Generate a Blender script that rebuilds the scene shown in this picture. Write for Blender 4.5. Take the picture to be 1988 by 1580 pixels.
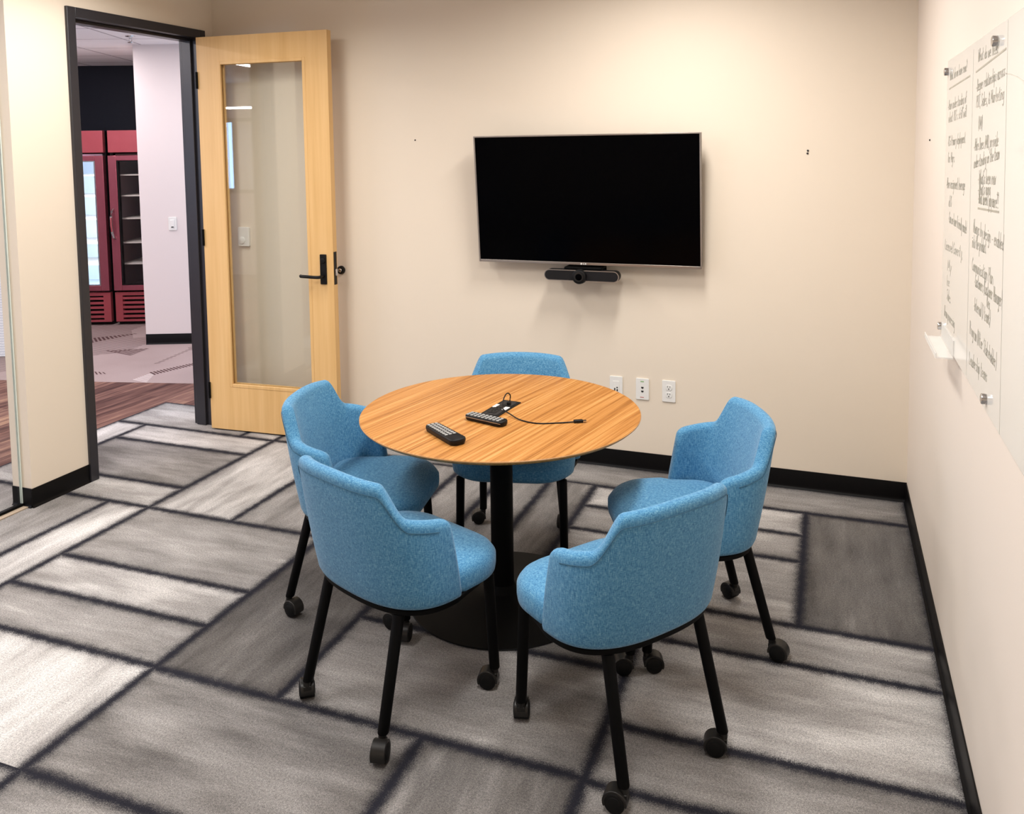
import bpy, bmesh, math, random
from math import sin, cos, pi, radians, sqrt
from mathutils import Vector, Matrix

S = bpy.context.scene
for _o in list(bpy.data.objects):
    bpy.data.objects.remove(_o)
COL = S.collection
random.seed(7)

# ------------------------------------------------------------------ camera
F, CX, CY, IW, IH = 1641.36, 993.86, 419.56, 1988, 1580
cam = bpy.data.cameras.new('camera')
cam.sensor_fit = 'HORIZONTAL'
cam.sensor_width = 36.0
cam.lens = F / IW * 36.0
cam.shift_x = (IW / 2 - CX) / IW
cam.shift_y = (CY - IH / 2) / IW
cam.clip_start = 0.02
camo = bpy.data.objects.new('camera', cam)
COL.objects.link(camo)
R_ = Vector((0.93635096, 0.35083129, -0.01281732))
D_ = Vector((0.01555589, -0.07793645, -0.99683696))
FW = Vector((-0.35072053, 0.93318986, -0.07843337))
camo.matrix_world = Matrix(((R_.x, -D_.x, -FW.x, -0.37108), (R_.y, -D_.y, -FW.y, -4.350857),
                            (R_.z, -D_.z, -FW.z, 1.710775), (0, 0, 0, 1)))
S.camera = camo

# ------------------------------------------------------------------ world, exposure, lights
S.view_settings.view_transform = 'Standard'
S.view_settings.look = 'None'
S.view_settings.gamma = 1
S.view_settings.use_curve_mapping = False
S.view_settings.exposure = 0.2
w = bpy.data.worlds.new('world'); S.world = w; w.use_nodes = True
w.node_tree.nodes['Background'].inputs[0].default_value = (0.55, 0.75, 1.0, 1)
w.node_tree.nodes['Background'].inputs[1].default_value = 1.2


def area(name, loc, sx, sy, power, color, rot=(0, 0, 0), spread=180):
    l = bpy.data.lights.new(name, 'AREA'); l.shape = 'RECTANGLE'
    l.size = sx; l.size_y = sy; l.energy = power; l.color = color; l.spread = radians(spread)
    o = bpy.data.objects.new(name, l); o.location = loc; o.rotation_euler = rot
    COL.objects.link(o); return o


WARM = (1.0, 0.965, 0.925)
HALL = (1.0, 0.93, 0.95)
area('ceiling_lamp', (-1.08, -1.10, 2.735), .28, .8, 29, WARM, spread=164)
area('ceiling_lamp', (-3.33, -1.42, 2.735), .4, 1.0, 20, WARM, spread=156)
area('ceiling_lamp', (-1.0, -2.95, 2.735), .28, 1.2, 30, WARM, spread=170)
area('ceiling_lamp', (-3.0, -3.0, 2.735), .28, 1.2, 29, WARM, spread=170)
area('corridor_lamp', (-5.0, 0.9, 2.66), .5, .5, 15, HALL)
area('corridor_lamp', (-6.6, 1.1, 2.66), .5, .5, 27, HALL)
area('corridor_lamp', (-5.4, -1.6, 2.66), .15, 1.2, 34, HALL)
area('corridor_lamp', (-6.9, -1.6, 2.66), .15, 1.2, 34, HALL)
area('corridor_lamp', (-5.9, -4.2, 2.66), .15, 1.2, 34, HALL)
area('window_daylight', (-7.89, -6.21, 1.68), .70, .92, 30, (.36, .62, 1.0), (radians(90), 0, 0))
area('corridor_lamp', (-7.35, -6.05, 2.33), .5, .03, 5, HALL, (radians(60), 0, 0))
area('corridor_lamp', (-8.2, -4.6, 2.66), 1.2, .15, 30, HALL)

# ------------------------------------------------------------------ materials
class N:
    def __init__(s, name):
        s.m = bpy.data.materials.new(name); s.m.use_nodes = True
        s.t = s.m.node_tree; s.t.nodes.clear()
        s.out = s.n('ShaderNodeOutputMaterial')

    def n(s, typ, **kw):
        x = s.t.nodes.new(typ)
        for k, v in kw.items():
            if k.startswith('i_'):
                kk = k[2:]; kk = int(kk) if kk.isdigit() else kk.replace('_', ' ')
                x.inputs[kk].default_value = v
            else: setattr(x, k, v)
        return x

    def l(s, a, b):
        s.t.links.new(a, b)

    def math(s, op, a, b=None, clamp=False):
        x = s.n('ShaderNodeMath', operation=op); x.use_clamp = clamp
        for i, v in enumerate((a, b)):
            if v is None: continue
            if isinstance(v, (int, float)): x.inputs[i].default_value = v
            else: s.l(v, x.inputs[i])
        return x.outputs[0]

    def mix(s, fac, a, b, blend='MIX'):
        x = s.n('ShaderNodeMix', data_type='RGBA', blend_type=blend)
        for sock, v in ((x.inputs[0], fac), (x.inputs[6], a), (x.inputs[7], b)):
            if isinstance(v, (int, float)): sock.default_value = v
            elif isinstance(v, tuple): sock.default_value = (*v[:3], 1)
            else: s.l(v, sock)
        return x.outputs[2]

    def ramp(s, fac, stops):
        x = s.n('ShaderNodeValToRGB')
        e = x.color_ramp.elements
        while len(e) < len(stops): e.new(.5)
        for el, (p, c) in zip(e, stops):
            el.position = p; el.color = (*c, 1) if len(c) == 3 else c
        s.l(fac, x.inputs[0]); return x.outputs[0]

    def noise(s, vec, scale, detail=3, rough=.5):
        x = s.n('ShaderNodeTexNoise'); x.inputs['Scale'].default_value = scale
        x.inputs['Detail'].default_value = detail; x.inputs['Roughness'].default_value = rough
        if vec is not None: s.l(vec, x.inputs['Vector'])
        return x.outputs['Fac']

    def mapping(s, vec, scale=(1, 1, 1), rot=(0, 0, 0), loc=(0, 0, 0)):
        x = s.n('ShaderNodeMapping'); x.inputs['Scale'].default_value = scale
        x.inputs['Rotation'].default_value = rot; x.inputs['Location'].default_value = loc
        s.l(vec, x.inputs['Vector']); return x.outputs[0]

    def coord(s, k='Object'):
        return s.n('ShaderNodeTexCoord').outputs[k]

    def pos(s):
        return s.n('ShaderNodeNewGeometry').outputs['Position']

    def bump(s, h, strength=.2, dist=.002):
        x = s.n('ShaderNodeBump'); x.inputs['Strength'].default_value = strength
        x.inputs['Distance'].default_value = dist; s.l(h, x.inputs['Height']); return x.outputs[0]

    def bsdf(s, color, rough=.5, metal=0, spec=.5, normal=None, **kw):
        b = s.n('ShaderNodeBsdfPrincipled')
        for sock, v in (('Base Color', color), ('Roughness', rough)):
            if isinstance(v, tuple): b.inputs[sock].default_value = (*v[:3], 1)
            elif isinstance(v, (int, float)): b.inputs[sock].default_value = v
            else: s.l(v, b.inputs[sock])
        b.inputs['Metallic'].default_value = metal
        b.inputs['Specular IOR Level'].default_value = spec
        for k, v in kw.items(): b.inputs[k.replace('_', ' ')].default_value = v
        if normal is not None: s.l(normal, b.inputs['Normal'])
        s.l(b.outputs[0], s.out.inputs[0]); return b


def plain(name, c, rough=.5, metal=0, spec=.5, var=.06, scale=30, **kw):
    m = N(name); no = m.noise(m.coord(), scale, 3)
    dark = tuple(x * (1 - var) for x in c); lite = tuple(min(1, x * (1 + var)) for x in c)
    m.bsdf(m.mix(no, dark, lite), rough, metal, spec, **kw); return m.m


def wall_mat(name, c):
    m = N(name); p = m.pos()
    big = m.noise(p, .9, 2); fine = m.noise(p, 160, 2)
    col = m.mix(big, tuple(x * .985 for x in c), tuple(min(1, x * 1.015) for x in c))
    m.bsdf(col, .62, 0, .3, m.bump(fine, .12, .001)); return m.m


M = {}
M['wall'] = wall_mat('wall_paint', (.78, .685, .565))
M['wall_right'] = wall_mat('wall_paint_right', (.80, .715, .635))
M['pink'] = wall_mat('corridor_paint', (.75, .67, .655))
M['ceil_paint'] = wall_mat('ceiling_paint', (.80, .77, .73))
M['navy'] = wall_mat('navy_paint', (.010, .013, .024))
M['base'] = plain('rubber_baseboard', (.003, .0027, .003), .42, spec=.14)
M['frame'] = plain('dark_metal_frame', (.022, .021, .026), .36, spec=.5)
M['black'] = plain('black_plastic', (.004, .004, .0045), .45, spec=.25)
M['black_metal'] = plain('black_powder_coat', (.0012, .0012, .0014), .55, spec=.10)
M['hood'] = plain('caster_hood_plastic', (.012, .011, .010), .36, spec=.35)
M['tyre'] = plain('caster_wheel_rubber', (.003, .003, .003), .55, spec=.2)
M['white'] = plain('white_plastic', (.80, .79, .76), .35, var=.02)
M['key'] = plain('key_print_plastic', (.34, .34, .33), .4)
M['chrome'] = plain('chrome', (.62, .62, .63), .2, 1, var=.03)
M['bezel'] = plain('silver_bezel', (.36, .32, .29), .32, .8, var=.03)
M['screen'] = plain('screen_glass', (.0006, .0006, .0009), .16, spec=.03, var=.1)
M['slot'] = plain('dark_slot', (.012, .010, .009), .6)
M['board'] = plain('white_glass_board', (.80, .79, .75), .06, spec=.5, var=.01, scale=3)
M['ink'] = plain('marker_ink', (.43, .405, .335), .6, var=.4, scale=25)
M['inkline'] = plain('faint_marker_ink', (.62, .595, .53), .6, var=.1, scale=10)
M['red'] = plain('cooler_red_enamel', (.40, .075, .095), .28, .15, var=.12, scale=6)
M['steelred'] = plain('cooler_door_trim', (.45, .12, .16), .22, .7, var=.15, scale=5)
M['shelf'] = plain('cooler_shelf', (.70, .66, .62), .35)
M['inner_white'] = plain('cooler_liner_white', (.74, .84, .96), .4, var=.04)
M['inner_unlit'] = plain('cooler_liner_unlit_brown', (.13, .075, .075), .5, var=.2, scale=4)  # dimness of the unlit cooler interior is put into this liner colour
M['green_mark'] = plain('green_print', (.25, .45, .18), .5)
M['red_mark'] = plain('red_print', (.55, .22, .2), .5)
M['tan'] = plain('floor_channel_tan', (.38, .30, .22), .5)


def glass_mat(name, tint, rmin=.04, boost=1.0, alpha=0.0):
    m = N(name)
    tr = m.n('ShaderNodeBsdfTransparent'); tr.inputs[0].default_value = (*tint, 1)
    gl = m.n('ShaderNodeBsdfGlossy'); gl.inputs['Roughness'].default_value = .01
    lw = m.n('ShaderNodeLayerWeight'); lw.inputs[0].default_value = .5
    fr = m.math('ADD', m.math('MULTIPLY', m.math('POWER', lw.outputs['Facing'], 5.0), .92), .04)
    no = m.noise(m.coord(), 2.0, 1)
    f = m.math('MULTIPLY', fr, boost, True)
    f = m.math('ADD', f, m.math('MULTIPLY', no, .004), True)
    mx = m.n('ShaderNodeMixShader'); m.l(f, mx.inputs[0]); m.l(tr.outputs[0], mx.inputs[1]); m.l(gl.outputs[0], mx.inputs[2])
    m.l(mx.outputs[0], m.out.inputs[0]); return m.m


M['glass'] = glass_mat('clear_glass', (.975, .985, .975), boost=.7)
M['door_glass'] = glass_mat('door_glass', (.955, .965, .955), boost=1.15)
M['acrylic'] = glass_mat('clear_acrylic', (.985, .985, .98), boost=.6)
def frosted():
    m = N('milky_acrylic'); tr = m.n('ShaderNodeBsdfTransparent'); d = m.n('ShaderNodeBsdfDiffuse')
    m.l(m.mix(m.noise(m.coord(), 20), (.80, .78, .74), (.86, .85, .82)), d.inputs[0])
    mx = m.n('ShaderNodeMixShader'); mx.inputs[0].default_value = .38; m.l(tr.outputs[0], mx.inputs[1]); m.l(d.outputs[0], mx.inputs[2])
    m.l(mx.outputs[0], m.out.inputs[0]); return m.m


M['tray'] = frosted()
M['glass_edge'] = plain('green_glass_edge', (.72, .80, .74), .2)


def fabric():
    m = N('blue_woven_fabric')
    c = m.coord()
    a = m.noise(m.mapping(c, (520, 520, 60)), 1, 2)
    b = m.noise(m.mapping(c, (120, 120, 620)), 1, 2)
    big = m.noise(c, 9, 2)
    t = m.math('ADD', m.math('MULTIPLY', a, .55), m.math('MULTIPLY', b, .45))
    col = m.ramp(t, [(.36, (.036, .142, .285)), (.5, (.076, .252, .445)), (.64, (.185, .395, .545))])
    col = m.mix(m.math('MULTIPLY', big, .22), col, (.045, .16, .27))
    m.bsdf(col, .85, 0, .15, m.bump(t, .35, .0015), Sheen_Weight=.18, Sheen_Roughness=.5)
    return m.m


M['fabric'] = fabric()
M['seam'] = plain('blue_seam_thread', (.035, .115, .19), .8)


def wood(name, cols, grain_rot, fine, along=1.6, rough=.35, contrast=(.3, .7), axis='Y', spec=.4):
    m = N(name); c = m.coord()
    v = m.mapping(c, (1, 1, 1), (0, 0, grain_rot))
    sc = {'Y': (fine, along, fine), 'Z': (fine, fine, along), 'X': (along, fine, fine)}[axis]
    v2 = m.mapping(v, sc)
    a = m.noise(v2, 1, 5, .62)
    v3 = m.mapping(v, tuple(s * 3.1 for s in sc))
    b = m.noise(v3, 1, 3)
    t = m.math('ADD', m.math('MULTIPLY', a, .72), m.math('MULTIPLY', b, .28))
    stops = [(contrast[0] + (contrast[1] - contrast[0]) * i / (len(cols) - 1), cc) for i, cc in enumerate(cols)]
    m.bsdf(m.ramp(t, stops), rough, 0, spec); return m.m


M['table_wood'] = wood('zebrano_laminate', [(.20, .072, .013), (.38, .155, .034), (.51, .240, .068), (.62, .345, .128)],
                       radians(12), 88, 1.1, .42, (.33, .68), spec=.3)
M['table_edge'] = plain('table_edge_band', (.46, .23, .075), .4)
M['maple'] = wood('maple_veneer', [(.66, .40, .155), (.74, .47, .20), (.80, .53, .245)], 0, 16, .6, .38, (.3, .7), 'Z')


def carpet():
    m = N('carpet_tiles')
    at = m.n('ShaderNodeAttribute', attribute_name='blk'); sep = m.n('ShaderNodeSeparateXYZ'); m.l(at.outputs['Vector'], sep.inputs[0])
    sz = m.n('ShaderNodeAttribute', attribute_name='bsz'); sp2 = m.n('ShaderNodeSeparateXYZ'); m.l(sz.outputs['Vector'], sp2.inputs[0])
    tn = m.n('ShaderNodeAttribute', attribute_name='tone'); sp3 = m.n('ShaderNodeSeparateXYZ'); m.l(tn.outputs['Vector'], sp3.inputs[0])
    p = m.pos()
    u, v = sep.outputs[0], sep.outputs[1]
    # u along the long direction of the block; v across it
    edge_n = m.noise(m.mapping(p, (1, 1, 1)), 26, 4, .7)
    jit = m.math('MULTIPLY', m.math('SUBTRACT', edge_n, .5), .030)
    fine_n = m.noise(p, 260, 2, .6)
    jit = m.math('ADD', jit, m.math('MULTIPLY', m.math('SUBTRACT', fine_n, .5), .045))
    du = m.math('MINIMUM', u, m.math('SUBTRACT', sp2.outputs[0], u))
    dv = m.math('MINIMUM', v, m.math('SUBTRACT', sp2.outputs[1], v))
    d = m.math('ADD', m.math('MINIMUM', du, dv), jit)
    wide = m.noise(p, 2.3, 2)
    wd = m.math('MULTIPLY', wide, .034)
    mr = m.n('ShaderNodeMapRange'); mr.interpolation_type = 'SMOOTHSTEP'
    m.l(d, mr.inputs[0]); mr.inputs[1].default_value = .003; m.l(m.math('ADD', wd, .018), mr.inputs[2])
    line = mr.outputs[0]
    # clouds streaked along u
    cv = m.n('ShaderNodeCombineXYZ'); m.l(m.math('MULTIPLY', u, 1.6), cv.inputs[0]); m.l(m.math('MULTIPLY', v, 5.5), cv.inputs[1]); m.l(m.math('MULTIPLY', sp3.outputs[1], 37.0), cv.inputs[2])
    cl = m.noise(cv.outputs[0], 1.3, 4, .6)
    cv2 = m.n('ShaderNodeCombineXYZ'); m.l(m.math('MULTIPLY', u, 3.5), cv2.inputs[0]); m.l(m.math('MULTIPLY', v, 26), cv2.inputs[1]); m.l(m.math('MULTIPLY', sp3.outputs[1], 17.0), cv2.inputs[2])
    st = m.noise(cv2.outputs[0], 1, 3)
    t = m.math('ADD', sp3.outputs[0], m.math('ADD', m.math('MULTIPLY', m.math('SUBTRACT', cl, .5), .95), m.math('MULTIPLY', m.math('SUBTRACT', st, .5), .22)))
    base = m.ramp(t, [(0, (.058, .056, .058)), (.3, (.145, .139, .138)), (.65, (.35, .338, .332)), (1, (.71, .695, .685))])
    warm = m.noise(p, 3.1, 2)
    base = m.mix(m.math('MULTIPLY', warm, .35), base, m.mix(.5, base, (.27, .225, .17)))
    pile = m.noise(p, 420, 2, .75)
    pl = m.ramp(pile, [(.30, (.30, .30, .31)), (.5, (.98, .98, .98)), (.70, (1.65, 1.62, 1.58))])
    base = m.mix(.8, base, pl, 'MULTIPLY')
    tuft = m.ramp(m.noise(p, 150, 3, .8), [(.33, (.66, .66, .67)), (.5, (1, 1, 1)), (.66, (1.3, 1.29, 1.27))])
    base = m.mix(.95, base, tuft, 'MULTIPLY')
    fr_n = m.noise(p, 5.5, 3)
    mr2 = m.n('ShaderNodeMapRange'); mr2.interpolation_type = 'SMOOTHSTEP'
    m.l(d, mr2.inputs[0]); mr2.inputs[1].default_value = .0; m.l(m.math('MULTIPLY', fr_n, .14), mr2.inputs[2])
    mr2.inputs[3].default_value = .66; mr2.inputs[4].default_value = 1.0
    fringe = m.n('ShaderNodeCombineColor'); [m.l(mr2.outputs[0], fringe.inputs[k]) for k in range(3)]
    base = m.mix(1.0, base, fringe.outputs[0], 'MULTIPLY')
    dark = m.mix(pile, (.005, .005, .008), (.034, .034, .046))
    col = m.mix(line, dark, base)
    m.bsdf(col, .95, 0, .08, m.bump(pile, .5, .004)); return m.m


M['carpet'] = carpet()


def plank():
    m = N('streaky_plank_carpet'); p = m.pos()
    v = m.mapping(p, (1, 1, 1), (0, 0, radians(3)))
    a = m.noise(m.mapping(v, (26, 1.5, 1)), 1, 4, .65)
    br = m.n('ShaderNodeTexBrick'); br.offset = .37
    br.inputs['Scale'].default_value = 1; br.inputs['Brick Width'].default_value = .95; br.inputs['Row Height'].default_value = .15
    br.inputs['Mortar Size'].default_value = 0.0
    br.inputs['Color1'].default_value = (0, 0, 0, 1); br.inputs['Color2'].default_value = (1, 1, 1, 1)
    m.l(m.mapping(v, (1, 1, 1), (0, 0, pi / 2)), br.inputs['Vector'])
    t = m.math('ADD', m.math('MULTIPLY', a, .78), m.math('MULTIPLY', br.outputs['Color'], .22))
    col = m.ramp(t, [(.30, (.045, .022, .022)), (.45, (.13, .066, .056)), (.58, (.23, .125, .10)), (.74, (.42, .26, .17))])
    m.bsdf(col, .9, 0, .1); return m.m


M['plank'] = plank()


def taupe():
    m = N('taupe_patterned_carpet'); p = m.pos()
    n1 = m.noise(p, 1.6, 3); f = m.noise(p, 220, 2)
    base = m.mix(n1, (.30, .225, .215), (.44, .35, .335))
    base = m.mix(.35, base, m.ramp(f, [(.3, (.5, .5, .5)), (.7, (1.3, 1.3, 1.3))]), 'MULTIPLY')
    wv = m.n('ShaderNodeTexWave', wave_type='BANDS', bands_direction='X'); wv.inputs['Scale'].default_value = 7
    wv.inputs['Distortion'].default_value = 0; m.l(m.mapping(p, (1, 1, 1), (0, 0, radians(42))), wv.inputs['Vector'])
    vo = m.n('ShaderNodeTexVoronoi'); vo.distance = 'MANHATTAN'; vo.inputs['Scale'].default_value = 1.5
    m.l(m.mapping(p, (1.1, .55, 1), (0, 0, radians(-20))), vo.inputs['Vector'])
    sp = m.n('ShaderNodeSeparateColor'); m.l(vo.outputs['Color'], sp.inputs[0])
    mask = m.math('MULTIPLY', m.math('GREATER_THAN', sp.outputs[0], .58), m.math('GREATER_THAN', wv.outputs['Fac'], .55))
    col = m.mix(m.math('MULTIPLY', mask, .8), base, (.12, .075, .075))
    m.bsdf(col, .95, 0, .08); return m.m


M['taupe'] = taupe()


def ceil_tiles():
    m = N('acoustic_ceiling_tiles'); p = m.pos()
    br = m.n('ShaderNodeTexBrick'); br.offset = 0
    for k, v in (('Scale', 1), ('Brick Width', .61), ('Row Height', .61), ('Mortar Size', .010), ('Mortar Smooth', .1)): br.inputs[k].default_value = v
    br.inputs['Color1'].default_value = (.95, .91, .91, 1); br.inputs['Color2'].default_value = (.96, .92, .92, 1)
    br.inputs['Mortar'].default_value = (.5, .45, .46, 1)
    m.l(m.mapping(p, (1, 1, 1), (0, 0, radians(-22.8)), (.1, .25, 0)), br.inputs['Vector'])
    m.bsdf(br.outputs['Color'], .9, 0, .1); return m.m


M['ctile'] = ceil_tiles()


def blind_mat():
    m = N('frosted_blind'); p = m.pos()
    wv = m.n('ShaderNodeTexWave', wave_type='BANDS', bands_direction='Z'); wv.inputs['Scale'].default_value = 14
    wv.inputs['Distortion'].default_value = 3; wv.inputs['Detail'].default_value = 3; wv.inputs['Detail Scale'].default_value = 3
    m.l(p, wv.inputs['Vector'])
    m.bsdf(m.mix(wv.outputs['Fac'], (.66, .70, .76), (.88, .90, .93)), .7, 0, .2); return m.m


M['blind'] = blind_mat()
em = N('lit_diffuser'); _e = em.n('ShaderNodeEmission'); em.l(em.mix(em.noise(em.coord(), 8), (.92, .96, 1), (1, 1, 1)), _e.inputs[0]); _e.inputs[1].default_value = 6
em.l(_e.outputs[0], em.out.inputs[0]); M['lit'] = em.m

# ------------------------------------------------------------------ mesh helpers
class MB:
    def __init__(s):
        s.bm = bmesh.new()

    def faces(s, vs, fs):
        V = [s.bm.verts.new(v) for v in vs]
        for f in fs:
            try: s.bm.faces.new([V[i] for i in f])
            except ValueError: pass
        return s

    def box(s, lo, hi, mat=None):
        x0, y0, z0 = lo; x1, y1, z1 = hi
        vs = [Vector(p) for p in ((x0, y0, z0), (x1, y0, z0), (x1, y1, z0), (x0, y1, z0), (x0, y0, z1), (x1, y0, z1), (x1, y1, z1), (x0, y1, z1))]
        if mat is not None: vs = [mat @ v for v in vs]
        return s.faces(vs, [(0, 3, 2, 1), (4, 5, 6, 7), (0, 1, 5, 4), (1, 2, 6, 5), (2, 3, 7, 6), (3, 0, 4, 7)])

    def rings(s, rings, closed=True, cap0=True, cap1=True, loop=False):
        V = [[s.bm.verts.new(p) for p in r] for r in rings]
        n = len(V[0])
        m = len(V)
        for i in range(m if loop else m - 1):
            a, b = V[i], V[(i + 1) % m]
            for j in range(n if closed else n - 1):
                k = (j + 1) % n
                try: s.bm.faces.new((a[j], a[k], b[k], b[j]))
                except ValueError: pass
        if cap0 and not loop: s.bm.faces.new(list(reversed(V[0])))
        if cap1 and not loop: s.bm.faces.new(V[-1])
        return s

    def cyl(s, p0, p1, r0, r1=None, n=24, bev=0):
        p0, p1 = Vector(p0), Vector(p1); r1 = r0 if r1 is None else r1
        ax = (p1 - p0); L = ax.length; ax.normalize()
        t = Vector((1, 0, 0)) if abs(ax.x) < .8 else Vector((0, 1, 0))
        u = ax.cross(t).normalized(); v = ax.cross(u)
        prof = [(0, r0), (L, r1)] if not bev else [(0, r0 - bev), (bev * .35, r0 - bev * .3), (bev, r0), (L - bev, r1), (L - bev * .35, r1 - bev * .3), (L, r1 - bev)]
        return s.rings([[p0 + ax * h + (u * cos(2 * pi * j / n) + v * sin(2 * pi * j / n)) * r for j in range(n)] for h, r in prof])

    def lathe(s, prof, origin=(0, 0, 0), n=64):
        o = Vector(origin)
        return s.rings([[o + Vector((r * cos(2 * pi * j / n), r * sin(2 * pi * j / n), z)) for j in range(n)] for r, z in prof])

    def tube(s, pts, r, n=10):
        pts = [Vector(p) for p in pts]; rr = []
        up = Vector((0, 0, 1))
        for i, p in enumerate(pts):
            d = (pts[min(i + 1, len(pts) - 1)] - pts[max(i - 1, 0)]).normalized()
            a = d.cross(up)
            if a.length < .15: a = d.cross(Vector((0.3, 1, 0)))
            a.normalize(); b = d.cross(a)
            rr.append([p + (a * cos(2 * pi * j / n) + b * sin(2 * pi * j / n)) * r for j in range(n)])
        return s.rings(rr)

    def prism(s, poly, z0, z1, axis=2):
        def q(p, z): return (p[0], p[1], z) if axis == 2 else ((p[0], z, p[1]) if axis == 1 else (z, p[0], p[1]))
        return s.rings([[q(p, z0) for p in poly], [q(p, z1) for p in poly]])

    def build(s, name, mat, parent=None, bevel=0, smooth=True, segs=3, angle=38):
        me = bpy.data.meshes.new(name)
        bmesh.ops.recalc_face_normals(s.bm, faces=s.bm.faces[:])
        s.bm.to_mesh(me); s.bm.free()
        me.materials.append(mat)
        if smooth:
            me.shade_smooth(); me.set_sharp_from_angle(angle=radians(angle))
        o = bpy.data.objects.new(name, me); COL.objects.link(o)
        if parent: o.parent = parent
        if bevel:
            b = o.modifiers.new('bevel', 'BEVEL'); b.width = bevel; b.segments = segs; b.limit_method = 'ANGLE'; b.angle_limit = radians(40)
            b.harden_normals = False
        return o


def tag(o, label=None, cat=None, group=None, kind=None):
    if label: o['label'] = label
    if cat: o['category'] = cat
    if group: o['group'] = group
    if kind: o['kind'] = kind
    return o


def empty(name, loc, rz=0, label=None, cat=None, group=None, kind=None):
    o = bpy.data.objects.new(name, None); COL.objects.link(o); o.empty_display_size = .1
    o.location = loc; o.rotation_euler = (0, 0, rz)
    return tag(o, label, cat, group, kind)


def struct(name, mb, mat, label=None, bevel=0, **kw):
    o = mb.build(name, mat, bevel=bevel, **kw); o['kind'] = 'structure'
    if label: o['label'] = label
    return o


def rrect(w, h, r, n=6, cx=0, cy=0):
    pts = []
    for qx, qy, a0 in ((1, 1, 0), (-1, 1, 90), (-1, -1, 180), (1, -1, 270)):
        for i in range(n + 1):
            a = radians(a0 + 90 * i / n)
            pts.append((cx + qx * (w / 2 - r) + r * cos(a), cy + qy * (h / 2 - r) + r * sin(a)))
    return pts

# ------------------------------------------------------------------ room constants
W = 3.984          # left wall plane x = -W
YF = -5.6          # wall behind the camera
ZC = 2.75          # room ceiling
TH = .126          # left wall thickness
HB = .094          # baseboard height
ZH = 2.673         # corridor ceiling
DN = Vector((.9218, .3876)); NN = Vector((-.3876, .9218)); PA = Vector((-6.1202, 1.5259))   # pink wall corner, direction, normal


def pw(a, b, z):  # point in the corridor frame: a along the pink wall, b behind it
    v = PA + DN * a + NN * b
    return Vector((v.x, v.y, z))


CORR = Matrix(((DN.x, NN.x, 0, PA.x), (DN.y, NN.y, 0, PA.y), (0, 0, 1, 0), (0, 0, 0, 1)))

# ------------------------------------------------------------------ floor
rects = []
def fill(x0, x1, y0, y1, seed):
    rnd = random.Random(seed)
    y = y0
    while y < y1 - .01:
        h = rnd.choice((.25, .5, .5)); x = x0
        while x < x1 - .01:
            l = rnd.choice((.49, .98, .98)); rects.append((x, min(x + l, x1), y, min(y + h, y1), rnd.choice((.3, .5, .7, .8)), 'x')); x += l
        y += h
fill(-4.645, 0, YF, -2.0, 3)
rects += [
    (-4.645, -2.46, -3.6, -2.245, .86, 'y'), (-4.645, -3.69, -2.245, -1.245, .56, 'y'), (-3.69, -3.445, -2.245, -1.245, .80, 'y'),
    (-4.645, -3.445, -1.245, -1.0, .72, 'x'), (-4.645, -4.41, -1.0, -.255, .92, 'y'), (-4.41, -3.445, -1.0, -.503, .42, 'x'),
    (-4.41, -3.445, -.503, -.255, .80, 'x'), (-4.645, -3.69, -.255, .17, .68, 'x'), (-3.69, -3.445, -.255, 0, .72, 'x'),
    (-3.445, -2.46, -.25, 0, .6, 'x'), (-3.445, -2.96, -1.245, -.25, .76, 'y'), (-2.96, -2.46, -1.245, -.25, .52, 'y'),
    (-3.445, -2.46, -1.745, -1.245, .56, 'x'), (-3.445, -2.46, -1.99, -1.745, .74, 'x'), (-3.445, -2.46, -2.245, -1.99, .58, 'x'),
    (-2.46, -1.97, -2.25, -1.245, .20, 'y'), (-2.46, -1.46, -2.745, -2.25, .42, 'x'), (-2.46, -1.46, -3.25, -2.745, .52, 'x'),
    (-3.6, -2.46, -3.6, -2.745, .66, 'x'),
    (-2.46, -2.2, -1.245, -.27, .45, 'y'), (-2.2, -1.945, -1.245, -.27, .55, 'y'), (-1.945, -1.70, -1.245, -.27, .5, 'y'),
    (-1.70, -1.46, -1.245, -.27, .42, 'y'), (-2.46, 0, -.29, 0, .45, 'x'),
    (-1.97, -.97, -1.75, -1.245, .42, 'x'), (-1.97, -.97, -2.25, -1.75, .56, 'x'), (-1.46, -.97, -2.745, -2.25, .34, 'y'),
    (-.97, 0, -2.26, -2.01, .46, 'x'), (-.97, 0, -2.75, -2.26, .56, 'x'), (-.97, 0, -2.01, -1.53, .74, 'x'), (-.97, 0, -1.53, -1.288, .60, 'x'),
    (-.45, 0, -1.288, -.29, .26, 'y'), (-1.46, -.45, -.538, -.29, .78, 'x'), (-1.46, -.45, -.79, -.538, .56, 'x'), (-1.46, -.45, -1.288, -.79, .62, 'x'),
]
xs = sorted({round(v, 4) for r in rects for v in r[:2]}); ys = sorted({round(v, 4) for r in rects for v in r[2:4]})
fm = bpy.data.meshes.new('floor')
vi = {}; verts = []; faces = []; fr = []
def vid(x, y):
    if (x, y) not in vi: vi[(x, y)] = len(verts); verts.append((x, y, 0))
    return vi[(x, y)]
for i in range(len(xs) - 1):
    for j in range(len(ys) - 1):
        mx, my = (xs[i] + xs[i + 1]) / 2, (ys[j] + ys[j + 1]) / 2
        hit = None
        for k, r in enumerate(rects):
            if r[0] < mx < r[1] and r[2] < my < r[3]: hit = k
        if hit is None: continue
        faces.append((vid(xs[i], ys[j]), vid(xs[i + 1], ys[j]), vid(xs[i + 1], ys[j + 1]), vid(xs[i], ys[j + 1]))); fr.append(hit)
fm.from_pydata(verts, [], faces)
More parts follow.
